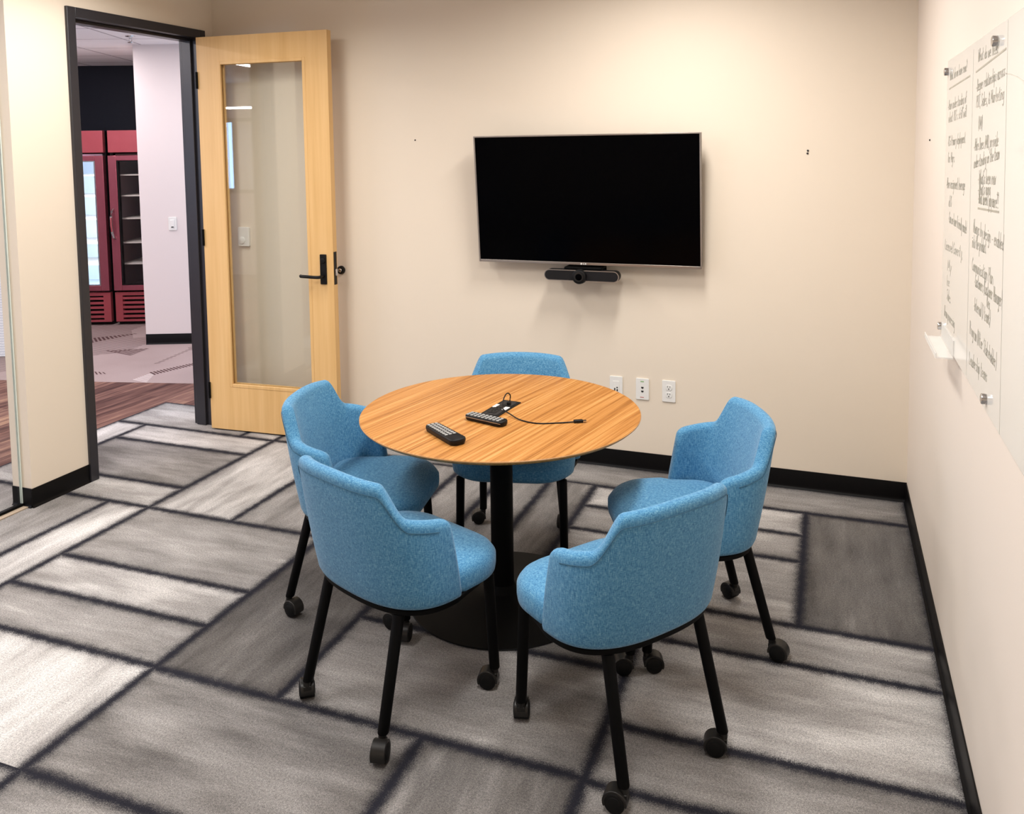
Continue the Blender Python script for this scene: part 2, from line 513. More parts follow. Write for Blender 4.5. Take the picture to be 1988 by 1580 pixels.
a1 = fm.attributes.new('blk', 'FLOAT_VECTOR', 'CORNER'); a2 = fm.attributes.new('bsz', 'FLOAT_VECTOR', 'CORNER'); a3 = fm.attributes.new('tone', 'FLOAT_VECTOR', 'CORNER')
for p, k in zip(fm.polygons, fr):
    x0, x1, y0, y1, tone, dr = rects[k]
    for li in p.loop_indices:
        co = fm.vertices[fm.loops[li].vertex_index].co
        uv = (co.x - x0, co.y - y0, 0); sz = (x1 - x0, y1 - y0, 0)
        if dr == 'y': uv = (uv[1], uv[0], 0); sz = (sz[1], sz[0], 0)
        a1.data[li].vector = uv; a2.data[li].vector = sz; a3.data[li].vector = (tone, (k * .618) % 1, 0)
fm.materials.append(M['carpet'])
fo = bpy.data.objects.new('floor', fm); COL.objects.link(fo); tag(fo, 'grey block patterned carpet tiles of the meeting room', kind='structure')

mb = MB().faces([(-9.5, -6.2, 0), (-4.645, -6.2, 0), (-4.645, .17, 0), (-W - TH * .5, .17, 0), (-W - TH * .5, .80, 0), (-6.4, .20, 0), (-9.5, -.7, 0)],
                [(0, 1, 2, 5, 6), (2, 3, 4, 5)])
struct('floor_corridor', mb, M['plank'], 'brown streaky plank carpet outside the doorway')
mb = MB().faces([(-9.5, -.7, 0), (-6.4, .20, 0), (-W - TH * .5, .80, 0), (-W - TH * .5, 6, 0), (-9.5, 6, 0)], [(0, 1, 2, 3, 4)])
tp = struct('floor_corridor', mb, M['taupe'], 'taupe carpet with hatched patches before the drink coolers')
HATCH = [(14, 0, (-5.353, .766), (-5.235, 1.096), (-5.263, .724), (-5.169, 1.074)), (8, 0, (-6.275, 1.228), (-6.01, 1.394), (-5.932, 1.16), (-5.972, 1.389)),
         (12, 0, (-6.825, 1.563), (-6.59, 1.846), (-6.659, 1.432), (-6.549, 1.847)), (8, 1, (-5.319, .558), (-5.328, .722), (-5.16, .53), (-5.277, .73)),
         (4, 0, (-5.828, .641), (-5.718, .649), (-5.73, .566), (-5.657, .616))]
# woven-in hatched patches of the taupe carpet, in the same mesh
M['hatch'] = plain('hatch_yarn_dark', (.085, .045, .045), .95, spec=.05)
M['hatch_pale'] = plain('hatch_yarn_pale', (.62, .54, .52), .95, spec=.05)
tp.data.materials.append(M['hatch']); tp.data.materials.append(M['hatch_pale'])
hb = bmesh.new(); hb.from_mesh(tp.data)
for n, mi, s0, s1, e0, e1 in HATCH:
    for i in range(n):
        t = i / (n - 1); p = Vector(s0).lerp(Vector(s1), t); q = Vector(e0).lerp(Vector(e1), t)
        sd = (Vector(s1) - Vector(s0)) / n * .30
        f = hb.faces.new([hb.verts.new((v.x, v.y, .0006)) for v in (p - sd, p + sd, q + sd, q - sd)]); f.material_index = mi + 1
        f.normal_update()
        if f.normal.z < 0: f.normal_flip()
hb.to_mesh(tp.data); hb.free()
# ------------------------------------------------------------------ room shell
struct('wall_back', MB().box((-W - TH, 0, 0), (.12, .12, ZC)), M['wall'], 'beige back wall behind the television')
struct('wall_right', MB().box((0, YF, 0), (.12, 0, ZC)), M['wall_right'], 'pale beige right wall with the glass board')
struct('wall_front', MB().box((-W - TH, YF - .12, 0), (.12, YF, ZC)), M['wall'], 'beige wall facing the television')
Y1, Y2, YO1, YO2 = -1.4315, -1.094, -1.043, -.135     # column end, frame outer, opening
mb = MB()
mb.box((-W - TH, Y1, 0), (-W, YO1 - .01, ZC)); mb.box((-W - TH, YO2 + .01, 0), (-W, 0, ZC)); mb.box((-W - TH, YO1 - .01, 2.42), (-W, YO2 + .01, ZC))
mb.box((-W - TH, YF, 2.50), (-W, Y1, ZC))
struct('wall_left', mb, M['wall'], 'beige left wall with the doorway and a glazed strip')
struct('ceiling', MB().box((-W - TH, YF, ZC), (.12, .12, ZC + .1)), M['ceil_paint'], 'off-white ceiling of the meeting room')


def baseboard(name, p0, p1, nrm, label):
    """cove base: profile swept from p0 to p1 on the side of nrm"""
    p0, p1, nrm = Vector((*p0, 0)), Vector((*p1, 0)), Vector((*nrm, 0))
    prof = [(0, 0), (.013, 0), (.0125, .002), (.008, .006), (.0055, .013), (.005, .02), (.005, HB - .002), (.004, HB), (0, HB)]
    mb = MB().rings([[p + nrm * a + Vector((0, 0, z)) for a, z in prof] for p in (p0, p1)])
    return struct(name, mb, M['base'], label)


baseboard('baseboard_back', (-W, -.0005), (0, -.0005), (0, -1), 'black rubber cove base along the back wall')
baseboard('baseboard_right', (-.0005, -.013), (-.0005, YF), (-1, 0), 'black rubber cove base along the right wall')
baseboard('baseboard_left', (-W + .0005, Y1 - .005), (-W + .0005, Y2), (1, 0), 'black rubber cove base on the column by the door')
baseboard('baseboard_column', (-W - TH, Y1 - .0005), (-W, Y1 - .0005), (0, -1), 'black rubber cove base returning into the glazed strip')
# door frame
mb = MB()
xf0, xf1 = -W - TH - .02, -W + .016
for (ya, yb) in ((Y2, YO1), (YO2, -.085)):
    mb.box((xf0, ya, 0), (xf1, yb, 2.461))
mb.box((xf0, YO1, 2.41), (xf1, YO2, 2.461))
# door stop
for (ya, yb) in ((YO1, YO1 + .016), (YO2 - .016, YO2)):
    mb.box((xf0 + .03, ya, 0), (-W - .046, yb, 2.41))
mb.box((xf0 + .03, YO1 + .016, 2.394), (-W - .046, YO2 - .016, 2.41))
fr_o = struct('trim_1', mb, M['frame'], 'dark grey metal door frame', bevel=.003)
MB().box((-W - .042, YO1, .93), (-W - .008, YO1 + .0025, 1.06)).build('strike_plate', M['black_metal'], fr_o)

# glazed strip left of the column
g = empty('window_1', (-W - TH / 2, Y1, 0), 0, 'frameless glass panel between the meeting room and the corridor', kind='structure')
MB().box((-.006, YF - Y1, .015), (.006, -.012, 2.50)).build('glass_pane', M['glass'], g)
MB().box((-.0062, -.012, .015), (.0062, -.006, 2.50)).build('glass_edge', M['glass_edge'], g)
MB().box((-.012, YF - Y1, 0), (.012, -.001, .017)).build('floor_channel', M['black_metal'], g)
MB().box((.0122, YF - Y1, 0), (.045, -.001, .005)).build('threshold_strip', M['tan'], g)

# ------------------------------------------------------------------ door leaf
door = empty('door_1', (-3.945, -.198, 0), radians(3.28), 'maple door with a tall glass panel standing open', 'door', kind='structure')
LW, LT, LZ0, LZ1 = .882, .045, .010, 2.406
lx0, lx1, lz0, lz1 = .148, .732, .283, 2.254
mb = MB()
mb.box((0, 0, LZ0), (lx0, LT, LZ1)); mb.box((lx1, 0, LZ0), (LW, LT, LZ1)); mb.box((lx0, 0, LZ0), (lx1, LT, lz0)); mb.box((lx0, 0, lz1), (lx1, LT, LZ1))
bmesh.ops.remove_doubles(mb.bm, verts=mb.bm.verts[:], dist=.0001)
mb.build('door_leaf', M['maple'], door)
mb = MB()
for y0, y1 in ((-.002, .012), (LT - .012, LT + .002)):
    b = .016
    mb.box((lx0 - .004, y0, lz0 - .004), (lx0 + b, y1, lz1 + .004)); mb.box((lx1 - b, y0, lz0 - .004), (lx1 + .004, y1, lz1 + .004))
    mb.box((lx0 + b, y0, lz0 - .004), (lx1 - b, y1, lz0 + b)); mb.box((lx0 + b, y0, lz1 - b), (lx1 - b, y1, lz1 + .004))
mb.build('glazing_bead', M['maple'], door, bevel=.002)
MB().box((lx0 + .002, LT / 2 - .004, lz0 + .002), (lx1 - .002, LT / 2 + .004, lz1 - .002)).build('glass_pane', M['door_glass'], door)
esc = MB().prism(rrect(.040, .176, .004, 4, .8185, 1.028), -.009, .002, 1).build('escutcheon', M['black'], door, bevel=.002)
MB().cyl((.8185, -.016, 1.080), (.8185, -.008, 1.080), .016, bev=.002).build('lock_cylinder', M['black'], esc)
MB().tube([(.8185, -.008, .988), (.8185, -.05, .988), (.812, -.058, .988), (.79, -.060, .988), (.74, -.060, .990), (.700, -.058, .991), (.693, -.048, .991)], .0095, 14).build('lever_handle', M['black'], door)
pl = MB().box((LW - .001, .006, .938), (LW + .002, .037, 1.130)).build('latch_plate', M['black'], door)
MB().box((LW + .002, .012, .990), (LW + .012, .030, 1.030)).build('latch_bolt', M['chrome'], pl, bevel=.003)
oh = MB().cyl((.8185, LT, .988), (.8185, LT + .009, .988), .022, bev=.003).build('outer_rose', M['black'], door)
MB().tube([(.8185, LT + .008, .988), (.8185, LT + .036, .988), (.81, LT + .042, .988), (.78, LT + .043, .988), (.70, LT + .042, .990)], .009, 12).build('outer_lever', M['black'], oh)
for z in (.25, 1.2, 2.15):
    MB().cyl((.0, -.006, z - .05), (.0, -.006, z + .05), .007, n=14).build('hinge_knuckle', M['black_metal'], door)

ds = empty('door_stop', (-3.101, 0, 1.005), 0, 'round black door stop with a chrome centre on the wall beside the door edge', 'door stop')
MB().cyl((0, 0, 0), (0, -.022, 0), .026, .024, 32, .004).build('rubber_bumper', M['black'], ds)
MB().cyl((0, -.021, 0), (0, -.0245, 0), .012, .010, 24, .001).build('centre_cap', M['chrome'], ds)

# ------------------------------------------------------------------ corridor
mb = MB()
mb.box((0, 0, 0), (3.2, 1.7, ZH), CORR)
struct('wall_corridor', mb, M['pink'], 'pinkish white corridor wall with a light switch')
baseboard('baseboard_corridor', tuple((PA - NN * .0005)), tuple((PA + DN * 3.2 - NN * .0005)), tuple(-NN), 'black cove base under the pinkish corridor wall')
struct('wall_cooler', MB().box((-6, 1.78, 0), (0, 1.9, ZH), CORR), M['navy'], 'dark navy wall above the drink coolers')
struct('ceiling_corridor', MB().box((-9.5, -6.2, ZH), (-W - TH, 6, ZH + .05)), M['ctile'], 'corridor ceiling of square acoustic tiles')
struct('wall_corridor_end', MB().box((-9.6, -6.2, 0), (-9.5, 6, ZH)), M['pink'], 'far end wall of the corridor')
mb = MB()
mb.box((-9.5, -6.3, 0), (-8.3, -6.2, ZH)); mb.box((-7.10, -6.3, 0), (-W, -6.2, ZH)); mb.box((-8.3, -6.3, 0), (-7.10, -6.2, 1.15)); mb.box((-8.3, -6.3, 2.20), (-7.10, -6.2, ZH))
struct('wall_corridor_side', mb, M['pink'], 'corridor wall with a bright window')
mb = MB()
for x in (-8.3, -7.53, -7.15): mb.box((x, -6.28, 1.15), (x + .05, -6.19, 2.20))
mb.box((-8.25, -6.28, 1.15), (-7.15, -6.20, 1.2)); mb.box((-8.25, -6.28, 2.15), (-7.15, -6.20, 2.20))
struct('trim_3', MB().box((-7.48, -6.26, 1.2), (-7.15, -6.24, 2.15)), M['blind'], 'pale lowered shade of the corridor window')
struct('window_2', mb, M['frame'], 'dark framed daylight window of the corridor')
# pale blind seen through the glazed strip
struct('trim_2', MB().box((-1.3, 0, .004), (.30, .05, 2.5), Matrix.Translation((-6.98, .77, 0)) @ Matrix.Rotation(radians(22.8), 4, 'Z')), M['blind'], 'pale striped panel seen through the glass')

sw = empty('light_switch', pw(.281, -.001, 1.09), math.atan2(DN.y, DN.x), 'white rocker light switch on the pinkish corridor wall', 'light switch')
MB().prism(rrect(.072, .118, .006, 4), -.007, 0, 1).build('plate', M['white'], sw, bevel=.0015)
MB().prism(rrect(.034, .068, .002, 3), -.011, -.006, 1).build('rocker', M['white'], sw, bevel=.001)
MB().box((-.010, -.0125, -.034), (.010, -.010, -.025)).build('slider', M['slot'], sw)
sp = empty('fire_sprinkler', (-5.722, 1.100, ZH), 0, 'small chrome sprinkler head on the corridor ceiling', 'sprinkler')
MB().lathe([(.001, -.006), (.036, -.005), (.038, 0)], n=28).build('ceiling_plate', M['chrome'], sp)
MB().lathe([(.012, -.022), (.013, -.005)], n=16).build('stem', M['chrome'], sp)
MB().tube([(.012, 0, -.02), (.017, 0, -.035), (.004, 0, -.05), (-.017, 0, -.035), (-.012, 0, -.02)], .003, 8).build('frame_arms', M['chrome'], sp)
MB().lathe([(.001, -.055), (.022, -.054), (.024, -.05), (.001, -.049)], n=18).build('deflector', M['chrome'], sp)


def cooler(a0, label, lit):
    """glass door drink cooler; a0 = left edge along the pink-wall direction, front at b = .911"""
    wd, dp, z1 = .66, .72, 1.95
    base = pw(a0, .911, .0006)
    c = empty('display_cooler', base, math.atan2(DN.y, DN.x), label, 'drink cooler', 'red drink coolers in the corridor')
    body = MB()
    body.box((0, .05, .03), (.03, dp, z1)); body.box((wd - .03, .05, .03), (wd, dp, z1)); body.box((.03, dp - .03, .03), (wd - .03, dp, z1))
    body.box((.03, .05, z1 - .05), (wd - .03, dp - .03, z1)); body.box((.03, .05, .03), (wd - .03, dp - .03, .36))
    body.build('cabinet', M['black'], c)
    MB().box((.01, .06, 0), (wd - .01, dp - .05, .03)).build('plinth', M['black'], c)
    ln = MB(); im = M['inner_white'] if lit else M['inner_unlit']
    ln.box((.031, .07, .362), (.045, dp - .04, 1.70)); ln.box((wd - .045, .07, .362), (wd - .031, dp - .04, 1.70)); ln.box((.045, dp - .05, .362), (wd - .045, dp - .032, 1.70)); ln.box((.045, .07, .361), (wd - .045, dp - .05, .372))
    ln.box((.045, .07, 1.70), (wd - .045, dp - .05, 1.72))
    ln.build('liner', im, c)
    MB().box((.004, -.005, 1.732), (wd - .004, .05, z1)).build('header_panel', M['red'], c, bevel=.004)
    d = MB()
    for x0, x1, q0, q1 in ((.004, .085, .352, 1.702), (wd - .085, wd - .004, .352, 1.702), (.085, wd - .085, .352, .405), (.085, wd - .085, 1.652, 1.702)):
        d.box((x0, -.02, q0), (x1, .045, q1))
    dr = d.build('door', M['steelred'], c, bevel=.004)
    gk = MB()
    for x0, x1, q0, q1 in ((.083, .10, .40, 1.657), (wd - .10, wd - .083, .40, 1.657), (.10, wd - .10, .40, .415), (.10, wd - .10, 1.642, 1.657)):
        gk.box((x0, -.012, q0), (x1, .03, q1))
    gk.build('gasket', M['black'] if not lit else M['chrome'], dr)
    MB().box((.09, .005, .407), (wd - .09, .011, 1.65)).build('glass_pane', M['acrylic'], dr)
    hd = MB().tube([(.035, -.018, 1.17), (.03, -.05, 1.15), (.028, -.062, 1.10), (.030, -.066, 1.02), (.034, -.062, .94), (.04, -.05, .89), (.045, -.018, .875)], .012, 12).build('handle', M['chrome'], dr)
    MB().tube([(.030, -.0705, 1.09), (.031, -.076, 1.03), (.034, -.0715, .95)], .0085, 10).build('handle_grip', M['red'], hd)
    for k, z in enumerate((.60, .815, 1.06, 1.29, 1.50)):
        MB().box((.05, .10, z), (wd - .05, dp - .07, z + .012)).build('shelf', M['shelf'], c)
    gp = MB()
    gp.box((.004, .0, .035), (.075, .05, .332)); gp.box((wd - .075, 0, .035), (wd - .004, .05, .332)); gp.box((.075, 0, .035), (wd - .075, .05, .055)); gp.box((.075, 0, .30), (wd - .075, .05, .332))
    grl = gp.build('grille_panel', M['red'], c)
    for k in range(5):
        z = .075 + k * .046
        MB().box((.075, .004, z), (wd - .075, .028, z + .024)).build('louvre', M['red'], grl)
    if lit:
        lp = pw(a0 + wd - .10, .911 + .085, 1.02)
        ld = (NN * .62 - DN * .78)
        area('cooler_lamp', lp, .05, 1.2, 16, (.80, .90, 1.0), Vector((ld.x, ld.y, 0)).to_track_quat('-Z', 'Y').to_euler())
        MB().box((.10, .09, 1.688), (wd - .10, .13, 1.699)).build('lamp_tube', M['lit'], c)
        MB().box((wd - .062, .09, .45), (wd - .046, .115, 1.66)).build('lamp_strip', M['lit'], c)
    return c


FA = -.894
cooler(FA + .205 - .66 , 'red drink cooler with a bright white lit interior', True)
cooler(FA + .243, 'red drink cooler with a dark unlit interior beside the pinkish wall', False)

# ------------------------------------------------------------------ television and video bar
tv = empty('television', (-1.562, -.12, 1.443), radians(.45), 'large black flat television tilted forward on the back wall', 'television')
tilt = Matrix.Rotation(radians(5.1), 4, 'X')
def tvb(mb, name, mat, parent=tv, bevel=0):
    mb.bm.transform(tilt); return mb.build(name, mat, parent, bevel)
hw, hh = .602, .343
tvb(MB().box((-hw + .002, .004, -hh + .002), (hw - .002, .040, hh - .002)), 'housing', M['black'], bevel=.004)
mb = MB()
for x0, x1, z0, z1 in ((-hw, -hw + .008, -hh, hh), (hw - .008, hw, -hh, hh), (-hw + .008, hw - .008, hh - .008, hh), (-hw + .008, hw - .008, -hh, -hh + .014)):
    mb.box((x0, -.004, z0), (x1, .008, z1))
tvb(mb, 'bezel', M['bezel'], bevel=.0015)
tvb(MB().box((-hw + .008, -.0015, -hh + .014), (hw - .008, .006, hh - .008)), 'screen', M['screen'])
lg = MB()
lg.box((-.012, -.0062, -hh + .003), (-.0095, -.004, -hh + .011)); lg.box((-.0095, -.0062, -hh + .003), (-.005, -.004, -hh + .005))
lg.box((-.002, -.0062, -hh + .003), (.0003, -.004, -hh + .011)); lg.box((.0003, -.0062, -hh + .003), (.005, -.004, -hh + .005)); lg.box((.0003, -.0062, -hh + .009), (.005, -.004, -hh + .011)); lg.box((.003, -.0062, -hh + .005), (.005, -.004, -hh + .007))
lg.prism([(-.022 + .005 * cos(t * pi / 8), -hh + .007 + .005 * sin(t * pi / 8)) for t in range(16)], -.0062, -.004, 1)
tvb(lg, 'logo', M['white'])
tvb(MB().box((-.25, .040, -.15), (.25, .075, .15)), 'rear_cover', M['black'], bevel=.01)
MB().box((-.16, .055, -.12), (.16, .1195, .12)).build('wall_mount', M['black_metal'], tv)

vb = empty('video_bar', (-1.572, -.001, 1.052), 0, 'slim dark conference camera bar fixed under the television', 'video camera')
prof = rrect(.40, .056, .0279, 10)
mb = MB().rings([[(x * k, y, z * k) for x, z in prof] for y, k in ((-.085, .97), (-.092, 1.0), (-.145, 1.0))])
body = mb.build('body', M['black'], vb, bevel=.002)
MB().prism(rrect(.394, .050, .0249, 10), -.1475, -.144, 1).build('front_grille', plain('bar_grille_cloth', (.009, .0085, .0095), .6, spec=.2), vb)
rim = MB().rings([[(x * a, y, z * b) for x, z in prof] for y, a, b in ((-.1452, 1.004, 1.03), (-.1472, 1.004, 1.03), (-.1472, .985, .90), (-.1452, .985, .90))], cap0=False, cap1=False, loop=True)
rim.build('front_rim', M['bezel'], vb)
ring = MB().cyl((-.006, -.135, -.004), (-.006, -.168, -.004), .039, .037, 40, .004).build('lens_housing', M['black'], vb)
MB().cyl((-.006, -.1682, -.004), (-.006, -.1702, -.004), .0245, .0235, 32).build('lens_ring', M['hood'], ring)
MB().cyl((-.006, -.1700, -.004), (-.006, -.1712, -.004), .018, .016, 32).build('lens', M['screen'], ring)
MB().box((-.10, -.12, .0275), (.10, -.005, .040)).build('bracket', M['black_metal'], vb, bevel=.003)
MB().box((-.10, -.006, -.01), (.10, 0, .040)).build('wall_plate', M['black_metal'], vb)

# ------------------------------------------------------------------ wall plates
def plate(x, label, kind):
    o = empty('wall_outlet', (x + .035, 0, .4963 - .057), 0, label, 'wall outlet', 'white wall plates below the television')
    MB().prism(rrect(.070, .1143, .005, 4), -.0065, 0, 1).build('plate', M['white'], o, bevel=.0015)
    if kind == 'duplex':
        for z in (.0195, -.0195):
            s = MB().prism(rrect(.034, .029, .012, 6, 0, z), -.0085, -.006, 1).build('socket', M['white'], o, bevel=.0008)
            mb = MB(); mb.box((-.0075, -.0092, z + .001), (-.0048, -.008, z + .009)); mb.box((.0048, -.0092, z + .001), (.0072, -.008, z + .008)); mb.cyl((0, -.0092, z - .007), (0, -.008, z - .007), .003, n=12)
            mb.build('contact_slots', M['slot'], s)
    elif kind == 'data':
        for z in (.008, -.012):
            MB().prism([(-.0065, z + .004), (.0065, z + .004), (.0065, z), (.002, z - .005), (-.002, z - .005), (-.0065, z)], -.0085, -.006, 1).build('jack', M['slot'], o)
        MB().box((-.010, -.0072, .038), (.008, -.0062, .043)).build('green_marking', M['green_mark'], o)
        MB().box((-.012, -.0072, -.046), (.008, -.0062, -.042)).build('red_marking', M['red_mark'], o)
    else:
        MB().prism(rrect(.033, .067, .002, 3, 0, -.002), -.0082, -.006, 1).build('insert', M['white'], o, bevel=.0008)
        mb = MB(); mb.box((-.010, -.0092, -.022), (-.004, -.008, -.006)); mb.box((.003, -.0092, -.023), (.010, -.008, -.012)); mb.cyl((.006, -.0092, -.003), (.006, -.008, -.003), .004, n=12)
        mb.build('port', M['slot'], o)
    return o


plate(-1.4562, 'white wall plate with black ports, partly hidden by the table edge', 'usb')
plate(-1.3143, 'white wall plate with two small black data jacks', 'data')
plate(-1.1748, 'white duplex power outlet nearest the right-hand chair', 'duplex')
th = empty('thermostat', (-3.795, 0, 1.1895), 0, 'white wall thermostat with a round dial behind the glass door', 'thermostat')
MB().prism(rrect(.080, .120, .006, 4), -.020, 0, 1).build('housing', M['white'], th, bevel=.003)
MB().cyl((-.008, -.027, -.022), (-.008, -.019, -.022), .022, .023, 28, .002).build('dial', M['white'], th)
def screw(loc, nrm, label, r=.005):
    p = Vector(loc); n = Vector(nrm)
    o = MB().cyl(p - n * .002, p + n * .004, r, r * .8, 14, .001).build('wall_screw', M['slot'])
    return tag(o, label, 'screw')
screw((-2.5913, 0, 1.772), (0, -1, 0), 'tiny dark screw in the wall between door and television', .0045)
screw((-.470, 0, 1.687), (0, -1, 0), 'upper of two dark screws in the wall right of the television', .0055)
screw((-.4715, 0, 1.674), (0, -1, 0), 'lower of two dark screws in the wall right of the television', .0055)
screw((0, -.6336, 1.727), (-1, 0, 0), 'tiny dark screw in the right wall beside the corner', .0045)

# ------------------------------------------------------------------ glass board
XB = -.020
wb = empty('glass_board', (0, -1.285, 1.086), 0, 'white glass marker board covered with handwriting on the right wall', 'whiteboard')
BL, BH = 2.05, .890
MB().box((XB, -BL, 0), (XB + .006, 0, BH)).build('panel', M['board'], wb, bevel=.0015)
for (y, z) in ((-1.303, 1.941), (-2.156, 1.941), (-1.308, 1.119), (-2.157, 1.117), (-3.03, 1.941), (-3.03, 1.117)):
    so = MB().cyl((-.001, y + 1.285, z - 1.086), (XB - .012, y + 1.285, z - 1.086), .0125, n=24, bev=.002).build('standoff', M['chrome'], wb)

GL = {
 'a': [[(3, 4), (1.2, 4), (.2, 2.5), (.6, .4), (1.8, 0), (3, 2)], [(3, 4), (3, .4), (3.6, 0)]],
 'b': [[(.3, 8), (.3, 0)], [(.3, 2.5), (1.6, 4), (3, 2.6), (2.4, .3), (.3, .3)]],
 'c': [[(3, 3.5), (1.8, 4), (.4, 2.5), (.8, .4), (2, 0), (3, .6)]],
 'd': [[(3, 3), (1.4, 4), (.2, 2), (1, .1), (3, 1)], [(3, 8), (3, .2), (3.5, 0)]],
 'e': [[(.3, 2), (3, 2.4), (2.4, 4), (1, 3.8), (.2, 2), (1, .2), (3, .5)]],
 'f': [[(2.8, 7.4), (1.8, 8), (1.2, 6.5), (1, 0)], [(0, 4), (2.5, 4.2)]],
 'g': [[(3, 4), (1, 4), (.3, 2.2), (1.2, .4), (3, 1.5)], [(3, 4), (2.8, -2.5), (1.4, -3.4), (.2, -2.5)]],
 'h': [[(.3, 8), (.3, 0)], [(.3, 2.5), (1.6, 4), (2.8, 3), (3, 0)]],
 'i': [[(.6, 4), (.6, .2), (1, 0)], [(.6, 5.4), (.75, 5.8)]],
 'k': [[(.3, 8), (.3, 0)], [(2.8, 4), (.4, 1.8), (3, 0)]],
 'l': [[(.5, 8), (.5, .4), (1, 0)]],
 'm': [[(.2, 4), (.2, 0)], [(.2, 3), (1.2, 4), (1.9, 3), (1.9, 0)], [(1.9, 3), (3, 4), (3.8, 3), (3.9, 0)]],
 'n': [[(.2, 4), (.2, 0)], [(.2, 2.8), (1.6, 4), (2.8, 3), (3, 0)]],
 'o': [[(1.6, 4), (.3, 2.6), (.6, .4), (1.8, 0), (3, 1.6), (2.6, 3.6), (1.6, 4)]],
 'p': [[(.3, 4), (.3, -3.4)], [(.3, 3), (1.8, 4), (3, 2.4), (2, .2), (.3, .8)]],
 'r': [[(.3, 4), (.4, 0)], [(.4, 2.4), (1.4, 3.8), (2.6, 3.6)]],
 's': [[(2.8, 3.6), (1.2, 4), (.6, 2.8), (2.6, 1.4), (2, .1), (.2, .4)]],
 't': [[(1.2, 7.4), (1.2, .6), (2, 0), (2.8, .4)], [(0, 4.6), (2.6, 4.8)]],
 'u': [[(.3, 4), (.4, .8), (1.4, 0), (2.8, 1.5)], [(2.9, 4), (2.9, .3), (3.4, 0)]],
 'v': [[(.2, 4), (1.6, 0), (3, 4)]],
 'w': [[(.1, 4), (1, 0), (2, 3.2), (3, 0), (4, 4)]],
 'x': [[(.2, 4), (3, 0)], [(3, 4), (.2, 0)]],
 'y': [[(.3, 4), (1.6, .6)], [(3, 4), (1.2, -3.2)]],
 "'": [[(.6, 8), (.4, 6.4)]], ',': [[(.6, .4), (.2, -1.2)]], '-': [[(.3, 2.2), (2.4, 2.4)]], '.': [[(.4, 0), (.6, .2)]],
 '?': [[(.4, 6.6), (1.6, 8), (2.8, 6.6), (1.6, 4), (1.5, 2.4)], [(1.5, .6), (1.6, .2)]],
 '&': [[(3.2, 0), (.8, 5.6), (1.6, 7), (2.4, 5.8), (.4, 2), (1.2, 0), (3, 2.4)]],
 '(': [[(1.6, 8.4), (.5, 4), (1.6, -1)]], ')': [[(.4, 8.4), (1.5, 4), (.4, -1)]], '7': [[(.2, 7.4), (3, 7.6), (1.2, 0)]],
 'A': [[(.1, 0), (1.7, 7.6), (3.4, 0)], [(.7, 2.8), (2.8, 2.8)]],
 'C': [[(3.4, 6.6), (2, 7.6), (.4, 5), (.6, 1.2), (2, 0), (3.4, 1)]],
 'D': [[(.4, 7.6), (.4, 0), (2.4, .4), (3.4, 3.8), (2.4, 7.2), (.4, 7.6)]],
 'H': [[(.3, 7.6), (.3, 0)], [(3.2, 7.6), (3.2, 0)], [(.3, 3.8), (3.2, 4)]],
 'I': [[(.8, 7.6), (.8, 0)]],
 'L': [[(.5, 7.6), (.4, 0), (3, .2)]],
 'M': [[(.2, 0), (.5, 7.6), (2.1, 2.4), (3.8, 7.6), (4, 0)]],
 'N': [[(.3, 0), (.4, 7.6), (3.2, 0), (3.3, 7.6)]],
 'P': [[(.4, 0), (.4, 7.6), (2.6, 7.4), (3.2, 5.6), (2.2, 3.8), (.4, 3.6)]],
 'R': [[(.4, 0), (.4, 7.6), (2.6, 7.4), (3.1, 5.6), (2, 4), (.4, 3.8)], [(1.6, 3.9), (3.3, 0)]],
 'S': [[(3.2, 6.8), (1.6, 7.6), (.5, 6), (3, 2.6), (2, .1), (.2, .8)]],
 'T': [[(.1, 7.5), (3.4, 7.6)], [(1.8, 7.5), (1.7, 0)]],
 'W': [[(.1, 7.6), (1.2, 0), (2.3, 5.6), (3.4, 0), (4.6, 7.8)]],
}
WID = {'i': 1.6, 'l': 1.5, 'm': 4.6, 'w': 4.6, 'I': 2, 'M': 4.8, 'W': 5.2, "'": 1.2, ',': 1.3, '.': 1.3, '(': 2.2, ')': 2.2, 'f': 3, ' ': 2.6}
